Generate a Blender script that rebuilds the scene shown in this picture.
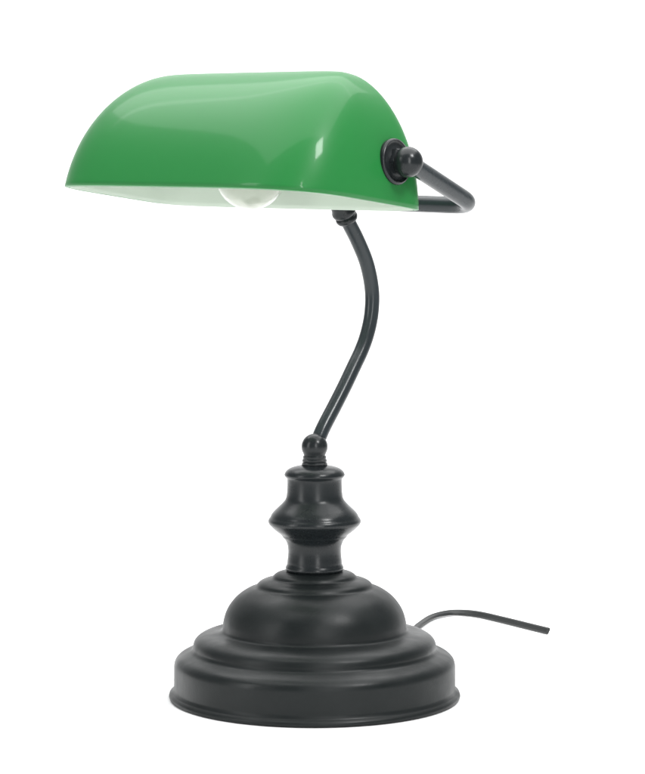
import bpy, bmesh, math, random
from mathutils import Vector, Matrix
from math import sin, cos, pi, radians

for o in list(bpy.data.objects):
    bpy.data.objects.remove(o)
SC = bpy.context.scene
COL = SC.collection

# ------------------------------------------------------------------ camera
cam_data = bpy.data.cameras.new("camera")
cam = bpy.data.objects.new("camera", cam_data)
COL.objects.link(cam)
cam.location = (0.0048, -1.4, 0.292)
cam.rotation_euler = (radians(90) - 0.0729, 0, 0)
cam_data.sensor_fit = 'HORIZONTAL'
cam_data.sensor_width = 36.0
cam_data.lens = 129.5
cam_data.clip_start = 0.05
cam_data.clip_end = 60
SC.camera = cam
SC.view_settings.view_transform = 'Standard'
SC.view_settings.look = 'None'
SC.view_settings.exposure = 0.0
SC.view_settings.gamma = 1.0

# ------------------------------------------------------------------ studio light
world = bpy.data.worlds.new("World")
SC.world = world
world.use_nodes = True
bg = world.node_tree.nodes['Background']
bg.inputs['Color'].default_value = (0.96, 0.98, 1.0, 1)
bg.inputs['Strength'].default_value = 0.28


def area(name, loc, target, sx, sy, power, color=(1, 1, 1), spread=180):
    d = bpy.data.lights.new(name, 'AREA')
    d.shape = 'RECTANGLE'
    d.size, d.size_y = sx, sy
    d.energy = power
    d.color = color
    d.spread = radians(spread)
    o = bpy.data.objects.new(name, d)
    COL.objects.link(o)
    o.location = loc
    o.rotation_euler = (Vector(target) - Vector(loc)).to_track_quat('-Z', 'Y').to_euler()
    return o


area("overhead_softbox", (0.0, 0.22, 1.35), (0.0, 0.18, 0.0), 1.9, 1.8, 33)
area("strip_softbox", (0.36, -1.50, 0.56), (0.0, 0.0, 0.28), 0.075, 1.0, 6.5)
area("side_softbox", (-1.35, -0.85, 0.62), (0.0, 0.0, 0.20), 0.32, 1.2, 7.5)
area("high_softbox", (0.72, -0.85, 1.32), (0.0, 0.0, 0.27), 0.28, 0.32, 13.0)
area("backdrop_light", (0.0, 0.75, 1.5), (0.0, 2.1, 0.35), 2.2, 0.6, 16)


# ------------------------------------------------------------------ materials
def mat(name):
    m = bpy.data.materials.new(name)
    m.use_nodes = True
    nt = m.node_tree
    return m, nt, nt.nodes['Principled BSDF']


def noise_bump(nt, b, scale, strength, dist, detail=3.0):
    tc = nt.nodes.new('ShaderNodeTexCoord')
    n = nt.nodes.new('ShaderNodeTexNoise')
    n.inputs['Scale'].default_value = scale
    n.inputs['Detail'].default_value = detail
    bp = nt.nodes.new('ShaderNodeBump')
    bp.inputs['Strength'].default_value = strength
    bp.inputs['Distance'].default_value = dist
    nt.links.new(tc.outputs['Object'], n.inputs['Vector'])
    nt.links.new(n.outputs['Fac'], bp.inputs['Height'])
    nt.links.new(bp.outputs['Normal'], b.inputs['Normal'])
    return tc, n


def vary(nt, tc, socket, lo, hi, scale=40.0):
    n = nt.nodes.new('ShaderNodeTexNoise')
    n.inputs['Scale'].default_value = scale
    n.inputs['Detail'].default_value = 4
    r = nt.nodes.new('ShaderNodeMapRange')
    r.inputs['From Min'].default_value = 0.3
    r.inputs['From Max'].default_value = 0.7
    r.inputs['To Min'].default_value = lo
    r.inputs['To Max'].default_value = hi
    nt.links.new(tc.outputs['Object'], n.inputs['Vector'])
    nt.links.new(n.outputs['Fac'], r.inputs['Value'])
    nt.links.new(r.outputs['Result'], socket)


def metal(name, col, r0, r1, spec=0.35):
    m, nt, b = mat(name)
    b.inputs['Base Color'].default_value = (*col, 1)
    b.inputs['Specular IOR Level'].default_value = spec
    tc, n = noise_bump(nt, b, 650, 0.13, 0.0003)
    vary(nt, tc, b.inputs['Roughness'], r0, r1)
    return m


M_BASE = metal("black_satin_enamel", (0.0078, 0.0102, 0.0104), 0.30, 0.50, 0.25)
M_GLOSS = metal("black_semi_gloss_enamel", (0.0110, 0.0138, 0.0150), 0.22, 0.33, 0.33)
M_STEM = metal("dark_grey_tube_enamel", (0.022, 0.028, 0.031), 0.21, 0.29, 0.36)

M_GREEN, nt, b = mat("green_cased_glass")
b.inputs['Base Color'].default_value = (0.0155, 0.170, 0.037, 1)
b.inputs['Roughness'].default_value = 0.42
b.inputs['Specular IOR Level'].default_value = 0.2
b.inputs['Coat Weight'].default_value = 0.20
b.inputs['Coat Roughness'].default_value = 0.095
b.inputs['Subsurface Weight'].default_value = 0.25
b.inputs['Subsurface Radius'].default_value = (0.4, 1.0, 0.4)
b.inputs['Subsurface Scale'].default_value = 0.004
noise_bump(nt, b, 16, 0.10, 0.002, 1.5)

M_OPAL, nt, b = mat("white_opal_glass")
b.inputs['Base Color'].default_value = (0.55, 0.63, 0.54, 1)
b.inputs['Roughness'].default_value = 0.45
b.inputs['Specular IOR Level'].default_value = 0.15

M_BULB, nt, b = mat("clear_bulb_glass")
b.inputs['Base Color'].default_value = (0.84, 0.87, 0.80, 1)
b.inputs['Roughness'].default_value = 0.16
b.inputs['IOR'].default_value = 1.45
b.inputs['Transmission Weight'].default_value = 0.8

M_PORC, nt, b = mat("white_porcelain")
b.inputs['Base Color'].default_value = (0.62, 0.64, 0.60, 1)
b.inputs['Roughness'].default_value = 0.3

M_STEEL, nt, b = mat("dull_steel")
b.inputs['Base Color'].default_value = (0.35, 0.35, 0.33, 1)
b.inputs['Metallic'].default_value = 1.0
b.inputs['Roughness'].default_value = 0.35

M_CORD, nt, b = mat("black_pvc_cord")
b.inputs['Base Color'].default_value = (0.014, 0.016, 0.016, 1)
b.inputs['Roughness'].default_value = 0.5
noise_bump(nt, b, 600, 0.15, 0.0003)

M_FELT, nt, b = mat("black_felt")
b.inputs['Base Color'].default_value = (0.02, 0.02, 0.02, 1)
b.inputs['Roughness'].default_value = 0.95
noise_bump(nt, b, 1500, 0.5, 0.0005)

M_WHITE, nt, b = mat("white_paper_sweep")
b.inputs['Base Color'].default_value = (0.93, 0.93, 0.93, 1)
b.inputs['Roughness'].default_value = 0.9
b.inputs['Specular IOR Level'].default_value = 0.1
noise_bump(nt, b, 60, 0.05, 0.001)


# ------------------------------------------------------------------ mesh helpers
def finish(name, bm, m, parent=None, smooth=True, sharp=40):
    bmesh.ops.recalc_face_normals(bm, faces=bm.faces[:])
    me = bpy.data.meshes.new(name)
    bm.to_mesh(me)
    bm.free()
    for mm in (m if isinstance(m, (list, tuple)) else [m]):
        me.materials.append(mm)
    if smooth:
        me.polygons.foreach_set('use_smooth', [True] * len(me.polygons))
        try:
            me.set_sharp_from_angle(angle=radians(sharp))
        except Exception:
            pass
    me.update()
    o = bpy.data.objects.new(name, me)
    COL.objects.link(o)
    if parent is not None:
        o.parent = parent
    return o


def chaikin(pts, n=2):
    for _ in range(n):
        q = [pts[0]]
        for a, b in zip(pts, pts[1:]):
            q.append(tuple(x * .75 + y * .25 for x, y in zip(a, b)))
            q.append(tuple(x * .25 + y * .75 for x, y in zip(a, b)))
        q.append(pts[-1])
        pts = q
    return pts


def lathe(bm, prof, mtx=Matrix(), seg=96):
    """prof: (radius, height); revolve round local Z, closed at both ends"""
    rings = []
    for r, z in prof:
        if r < 1e-6:
            rings.append([bm.verts.new(mtx @ Vector((0, 0, z)))])
        else:
            rings.append([bm.verts.new(mtx @ Vector((r * cos(2 * pi * k / seg), r * sin(2 * pi * k / seg), z)))
                          for k in range(seg)])
    for A, B in zip(rings, rings[1:]):
        if len(A) == 1 and len(B) == 1:
            continue
        for k in range(seg):
            k2 = (k + 1) % seg
            if len(A) == 1:
                bm.faces.new((A[0], B[k], B[k2]))
            elif len(B) == 1:
                bm.faces.new((A[k2], A[k], B[0]))
            else:
                bm.faces.new((A[k], A[k2], B[k2], B[k]))
    for R in (rings[0], rings[-1]):
        if len(R) > 1:
            bm.faces.new(R)


def axis_mtx(origin, direction):
    q = Vector(direction).to_track_quat('Z', 'Y')
    return Matrix.Translation(Vector(origin)) @ q.to_matrix().to_4x4()


def catmull(pts, n=8):
    P = [Vector(p) for p in pts]
    P = [P[0] * 2 - P[1]] + P + [P[-1] * 2 - P[-2]]
    out = []
    for i in range(1, len(P) - 2):
        a, b, c, d = P[i - 1:i + 3]
        for k in range(n):
            t = k / n
            out.append(0.5 * ((2 * b) + (c - a) * t + (2 * a - 5 * b + 4 * c - d) * t * t + (3 * b - a - 3 * c + d) * t ** 3))
    out.append(P[-2])
    return out


def sweep(bm, path, section, up=Vector((0, 0, 1)), seg=24, twist=None):
    """section(i/n) -> list of (x,y); parallel transport frames"""
    n = len(path)
    T = [(path[min(i + 1, n - 1)] - path[max(i - 1, 0)]).normalized() for i in range(n)]
    N = up - T[0] * up.dot(T[0])
    N.normalize()
    rings = []
    for i in range(n):
        if i:
            q = T[i - 1].rotation_difference(T[i])
            N = q @ N
            N = (N - T[i] * N.dot(T[i])).normalized()
        B = T[i].cross(N)
        a = twist(i / (n - 1)) if twist else 0
        n1 = N * cos(a) + B * sin(a)
        b1 = B * cos(a) - N * sin(a)
        rings.append([bm.verts.new(path[i] + n1 * y + b1 * x) for x, y in section(i / (n - 1))])
    m = len(rings[0])
    for A, B2 in zip(rings, rings[1:]):
        for k in range(m):
            bm.faces.new((A[k], A[(k + 1) % m], B2[(k + 1) % m], B2[k]))
    bm.faces.new(rings[0])
    bm.faces.new(rings[-1])


def circ(r, seg=32):
    s = [(r * cos(2 * pi * k / seg), r * sin(2 * pi * k / seg)) for k in range(seg)]
    return lambda t: s


# ------------------------------------------------------------------ the setting: white paper sweep
prof = [(-4.0, 0.0), (1.1, 0.0)]
R = 0.9
for k in range(1, 25):
    a = (pi / 2) * k / 24
    prof.append((1.1 + R * sin(a), R - R * cos(a)))
prof.append((2.0, 3.2))
bm = bmesh.new()
rows = []
for y, z in prof:
    rows.append([bm.verts.new((x, y, z)) for x in (-3.0, -1.5, 0, 1.5, 3.0)])
for A, B in zip(rows, rows[1:]):
    for k in range(4):
        bm.faces.new((A[k], A[k + 1], B[k + 1], B[k]))
o = finish("white_backdrop", bm, M_WHITE)
o['kind'] = 'structure'

# ------------------------------------------------------------------ the lamp
lamp = bpy.data.objects.new("desk_lamp", None)
COL.objects.link(lamp)
lamp.empty_display_size = 0.05
lamp['label'] = "black banker's desk lamp with green glass shade, curved stem and stepped round base"
lamp['category'] = "desk lamp"

# base -----------------------------------------------------
base_prof = [(0.0, 0.0012), (0.0868, 0.0012), (0.0872, 0.0), (0.0884, 0.0006), (0.0888, 0.0018), (0.0884, 0.0032), (0.0868, 0.0040),
             (0.0860, 0.0048), (0.0858, 0.0060)] + chaikin([
                 (0.0857, 0.0062), (0.0857, 0.0185), (0.0856, 0.0215), (0.0845, 0.0240), (0.0820, 0.0262), (0.0780, 0.0278),
                 (0.0752, 0.0290), (0.0742, 0.0306), (0.0741, 0.0325), (0.0732, 0.0352), (0.0705, 0.0376), (0.0660, 0.0392),
                 (0.0605, 0.0400), (0.0572, 0.0407), (0.0561, 0.0420), (0.0560, 0.0440), (0.0556, 0.0475), (0.0540, 0.0530),
                 (0.0510, 0.0580), (0.0470, 0.0624), (0.0420, 0.0658), (0.0385, 0.0674), (0.0362, 0.0680), (0.0352, 0.0688),
                 (0.0345, 0.0702), (0.0325, 0.0716), (0.0290, 0.0727), (0.0262, 0.0732), (0.0254, 0.0740), (0.0247, 0.0752),
                 (0.0225, 0.0766), (0.0190, 0.0773), (0.0160, 0.0776)], 2) + [(0.0, 0.0776)]
bm = bmesh.new()
lathe(bm, base_prof, seg=192)
base = finish("base", bm, M_BASE, lamp, sharp=60)
bm = bmesh.new()
lathe(bm, [(0, 0.0002), (0.083, 0.0002), (0.083, 0.0010), (0, 0.0010)])
finish("felt_pad", bm, M_FELT, base)

# turned column --------------------------------------------
neck_prof = [(0.0, 0.0770), (0.0160, 0.0770)] + chaikin([
    (0.0160, 0.0770), (0.0168, 0.0775), (0.0176, 0.0785), (0.0178, 0.0797), (0.0172, 0.0810), (0.0168, 0.0818), (0.0167, 0.0835),
    (0.0163, 0.0868), (0.0161, 0.0905), (0.0165, 0.0938), (0.0178, 0.0968), (0.0196, 0.0985), (0.0202, 0.0998), (0.0225, 0.1015), (0.0246, 0.1032),
    (0.0270, 0.1056), (0.0277, 0.1064), (0.0283, 0.1078), (0.0279, 0.1094), (0.0270, 0.1104), (0.0262, 0.1124), (0.0243, 0.1146),
    (0.0215, 0.1172), (0.0192, 0.1195), (0.0178, 0.1212), (0.0171, 0.1232), (0.0168, 0.1260), (0.0166, 0.1300), (0.0166, 0.1335),
    (0.0169, 0.1343), (0.0176, 0.1350), (0.0184, 0.1360), (0.0183, 0.1370), (0.0176, 0.1384), (0.0158, 0.1400), (0.0130, 0.1412), (0.0090, 0.1420),
    (0.0070, 0.1422)], 2) + [(0.0, 0.1422)]
bm = bmesh.new()
lathe(bm, neck_prof, seg=128)
neck = finish("turned_column", bm, M_GLOSS, lamp, sharp=60)

# ball joint under the stem --------------------------------
def bead(r, z0, z1, rin):
    return [(rin, z0), (r - .0002, z0 + .0002), (r, (z0 + z1) / 2), (r - .0002, z1 - .0002), (rin, z1)]

joint_prof = [(0.0, 0.1415), (0.0074, 0.1415), (0.0078, 0.1422), (0.0078, 0.1434), (0.0072, 0.1440),
              (0.0075, 0.1446), (0.0075, 0.1456), (0.0069, 0.1461), (0.0071, 0.1467), (0.0071, 0.1476), (0.0065, 0.1482)]
for k in range(1, 22):
    a = -0.62 + (pi / 2 + 0.62) * k / 21
    joint_prof.append((max(0.0, 0.0080 * cos(a)), 0.1535 + 0.0080 * sin(a)))
joint_prof[-1] = (0.0, joint_prof[-1][1])
bm = bmesh.new()
lathe(bm, joint_prof, seg=64)
finish("ball_joint", bm, M_GLOSS, lamp, sharp=35)

# lamp frame directions: U along the shade (right end nearer), V away from the viewer
PHI = 0.676
U = Vector((cos(PHI), -sin(PHI), 0))
V = Vector((sin(PHI), cos(PHI), 0))
W = Vector((0, 0, 1))


def L(u, v, w):
    return U * u + V * v + W * w


# stem -----------------------------------------------------
stem_pts = [(0.0035, 0.1575), (0.0090, 0.1650), (0.0190, 0.1764), (0.0289, 0.1880), (0.0384, 0.1999), (0.0464, 0.2101), (0.0524, 0.2205),
            (0.0564, 0.2330), (0.0568, 0.2470), (0.0517, 0.2633), (0.0423, 0.2778), (0.0333, 0.2889), (0.0285, 0.2955)]
path = catmull([L(0, v, w) for v, w in stem_pts], 8)
bm = bmesh.new()
sweep(bm, path, circ(0.00455, 40), up=U)
stem = finish("stem", bm, M_STEM, lamp, sharp=60)

# collar where the stem meets the yoke
d = L(0, 0.0285 - 0.0333, 0.2955 - 0.2889).normalized()
c0 = L(0, 0.0302, 0.2932)
bm = bmesh.new()
lathe(bm, [(0, -0.0042), (0.0052, -0.0042), (0.0064, -0.0036), (0.0070, -0.0020), (0.0068, -0.0006), (0.0062, 0.0000), (0.0064, 0.0006), (0.0072, 0.0014),
           (0.0076, 0.0028), (0.0074, 0.0042), (0.0068, 0.0054), (0.0066, 0.0075), (0.0064, 0.0100), (0.0050, 0.0125), (0, 0.0135)],
      axis_mtx(c0, d), 64)
finish("stem_collar", bm, M_GLOSS, stem, sharp=60)

# yoke -----------------------------------------------------
KU = 0.1078
PV, PW = -0.0510, 0.3250
BV, BW = 0.0263, 0.2988
BU = 0.0992


def arc(p0, pc, p1, r, n=10):
    a = (p0 - pc).normalized()
    b = (p1 - pc).normalized()
    out = []
    for k in range(n + 1):
        t = k / n
        A = pc + a * r
        Bq = pc + b * r
        out.append(A * (1 - t) ** 2 + pc * 2 * t * (1 - t) + Bq * t * t)
    return out


def roll_w(u):      # the shade and its pivots lean a touch to the right
    return -0.021 * u


pR = L(KU, PV, PW + roll_w(KU))
pL = L(-KU, PV, PW + roll_w(-KU))
cR = L(BU, BV, BW)
cL = L(-BU, BV, BW + 0.0068)
pts = [pL] + [pL.lerp(cL, t) for t in (0.3, 0.6)] + arc(pL, cL, cR, 0.016) + \
      [cL.lerp(cR, t) for t in (0.3, 0.5, 0.7)] + arc(cL, cR, pR, 0.016) + [cR.lerp(pR, t) for t in (0.4, 0.7)] + [pR]
bm = bmesh.new()
sweep(bm, pts, circ(0.0050, 40))
yoke = finish("yoke", bm, M_STEM, lamp, sharp=60)

# shade ----------------------------------------------------
SL, SD, SH = 0.2015, 0.1200, 0.0755
TILT = 0.105
SHIFT = 0.028
V0, W0 = -0.0760, 0.3035


def S(u, v, w):
    v2 = v * cos(TILT) - w * sin(TILT) * 0
    w2 = w * cos(TILT) - v * sin(TILT)
    return L(u, V0 + v2, W0 + w2 + roll_w(u))


NSEG = 144
rings = []
bm = bmesh.new()
NA = 44
for j in range(NA + 1):
    a = (pi / 2) * min(j / NA, 0.994)
    s = sin(a)
    c = cos(a)
    Uh = SL / 2 - 0.018 * s ** 1.9 - 0.028 * (1 - (1 - s ** 3.0) ** (1 / 3.0))
    vf = (SD / 2 + SHIFT) * math.sqrt(max(0, 1 - (0.42 + 0.58 * s) ** 2)) / math.sqrt(1 - 0.42 ** 2)
    vb = (SD / 2 - SHIFT) * c ** 0.90
    w = SH * s
    n = 4.8
    ring = []
    for k in range(NSEG):
        th = 2 * pi * (k + 0.5) / NSEG
        ct, st = cos(th), sin(th)
        # equal-angle superellipse
        x = math.copysign(abs(ct) ** (2 / n), ct)
        y = math.copysign(abs(st) ** (2 / n), st)
        ring.append(bm.verts.new(S(Uh * x, SHIFT + (vb if y > 0 else vf) * y, w)))
    rings.append(ring)
for A, B in zip(rings, rings[1:]):
    for k in range(NSEG):
        bm.faces.new((A[k], A[(k + 1) % NSEG], B[(k + 1) % NSEG], B[k]))
top = rings[-1]
h = NSEG // 2
for k in range(h - 1):
    bm.faces.new((top[k], top[k + 1], top[NSEG - 2 - k], top[NSEG - 1 - k]))
bmesh.ops.recalc_face_normals(bm, faces=bm.faces[:])
shade = finish("shade", bm, [M_GREEN, M_OPAL], lamp, sharp=180)
md = shade.modifiers.new("glass_thickness", 'SOLIDIFY')
md.thickness = 0.0032
md.offset = -1
md.material_offset = 1
md.material_offset_rim = 0

# pivots ---------------------------------------------------
for sgn in (1, -1):
    k0 = L(sgn * KU, PV, PW + roll_w(sgn * KU))
    ax = (L(sgn, 0, roll_w(sgn))).normalized()
    end = SL / 2 - 0.0030
    nrm = (ax + W * 0.13).normalized()
    seat = k0 - ax * (KU - end)
    # plate against the glass (local z measured from the knob centre, inwards negative)
    off = 0.0
    bm = bmesh.new()
    lathe(bm, [(0, off - .004), (0.0120, off - .004), (0.0129, off + .0002), (0.0131, off + .0016), (0.0128, off + .0026), (0.0119, off + .0030),
               (0.0112, off + .0024), (0.0100, off + .0020), (0.0080, off + .0024), (0.0066, off + .0032), (0, off + .0034)],
          axis_mtx(seat, nrm), 72)
    plate = finish("pivot_plate", bm, M_GLOSS, lamp, sharp=50)
    bm = bmesh.new()
    lathe(bm, [(0, off + .002), (0.0070, off + .002), (0.0077, off + .0027), (0.0077, off + .0056), (0.0070, off + .0064), (0, off + .0064)],
          axis_mtx(seat, nrm), 6)
    finish("hex_nut", bm, M_GLOSS, plate, sharp=20)
    kp = [(0, -(KU - end) + .005), (0.0046, -(KU - end) + .005), (0.0052, -0.0085), (0.0060, -0.0078), (0.0061, -0.0066)]
    for q in range(0, 20):
        a = -0.80 + (pi / 2 + 0.80) * q / 19
        kp.append((max(0, 0.0086 * cos(a)), 0.0084 * sin(a)))
    kp[-1] = (0.0, kp[-1][1])
    bm = bmesh.new()
    lathe(bm, kp, axis_mtx(k0, ax), 64)
    finish("pivot_knob", bm, M_GLOSS, lamp, sharp=50)

# socket and bulb inside the shade -------------------------
ax = L(-1, 0, 0.16).normalized()
BC = L(-0.007, PV, 0.3175)                  # centre of the bulb's globe
wall_u = -(SL / 2 - 0.006)
bm = bmesh.new()
lathe(bm, [(0, 0.034), (0.0115, 0.034), (0.0120, 0.036), (0.0120, 0.047), (0.0115, 0.050), (0.0110, 0.056), (0.0105, 0.060), (0.0060, 0.063), (0.0050, 0.080), (0, 0.080)],
      axis_mtx(BC, ax), 64)
socket = finish("bulb_socket", bm, M_PORC, lamp, sharp=35)
bp = [(0.0, -0.0210)]
for q in range(1, 24):
    a = -pi / 2 + q * (pi / 2 + 0.72) / 23
    bp.append((0.0210 * cos(a), 0.0210 * sin(a)))
bp += [(0.0140, 0.0170), (0.0122, 0.0205), (0.0112, 0.0250), (0.0106, 0.031)]
bm = bmesh.new()
inner = [(max(0, r - 0.0008), z + (0.0008 if q < 12 else 0)) for q, (r, z) in enumerate(bp)]
lathe(bm, bp + list(reversed(inner)), axis_mtx(BC, ax), 64)
bulb = finish("light_bulb", bm, M_BULB, lamp, sharp=60)
bm = bmesh.new()
lathe(bm, [(0, 0.029), (0.0107, 0.029), (0.0110, 0.031), (0.0110, 0.040), (0, 0.040)], axis_mtx(BC, ax), 48)
finish("screw_cap", bm, M_STEEL, bulb)
bm = bmesh.new()
lathe(bm, [(0, 0.004), (0.0022, 0.005), (0.0026, 0.010), (0.0040, 0.022), (0.0075, 0.029), (0, 0.0295)], axis_mtx(BC, ax), 24)
finish("filament_mount", bm, M_STEEL, bulb)
bm = bmesh.new()
fil = []
mt = axis_mtx(BC, ax)
for q in range(120):
    t = q / 119
    ang = radians(-120 + 240 * t)
    fil.append(mt @ Vector((0.009 * sin(ang) + 0.0004 * cos(q * 1.6), 0.009 * cos(ang) + 0.0004 * cos(q * 1.6), -0.002 + 0.0004 * sin(q * 1.6))))
sweep(bm, fil, circ(0.00022, 6))
finish("filament", bm, M_STEEL, bulb)

# cord -----------------------------------------------------
cz = 0.0026
cord_pts = [(0.020, 0.070), (0.030, 0.092), (0.044, 0.125), (0.057, 0.168), (0.0675, 0.2097), (0.0750, 0.2410), (0.0845, 0.2700), (0.0960, 0.2855),
            (0.1073, 0.2875), (0.1199, 0.2790), (0.1362, 0.2550), (0.1520, 0.2297), (0.1632, 0.2117)]
P = [Vector((x, y, cz)) for x, y in cord_pts]
P[0].z = 0.0045
P[1].z = 0.0034
path = catmull(P, 10)


def cord_section(t):
    out = []
    for k in range(28):
        a = 2 * pi * k / 28
        x, y = cos(a), sin(a)
        pinch = 1 - 0.22 * math.exp(-(x / 0.28) ** 2)
        out.append((0.0024 * x, 0.00140 * y * pinch))
    return out


bm = bmesh.new()
sweep(bm, path, cord_section, twist=lambda t: 0.15 + 0.9 * max(0, min(1, (t - 0.45) / 0.25)))
finish("power_cord", bm, M_CORD, lamp, sharp=60)
bm = bmesh.new()
dd = (path[6] - path[0]).normalized()
lathe(bm, [(0, 0), (0.0050, 0), (0.0050, 0.004), (0.0042, 0.0052), (0.0036, 0.014), (0, 0.014)],
      axis_mtx((0.0262, 0.0820, 0.0060), dd), 32)
finish("cord_grommet", bm, M_CORD, base)

# ------------------------------------------------------------------ render
SC.render.engine = 'CYCLES'
SC.cycles.max_bounces = 10
SC.cycles.transmission_bounces = 8
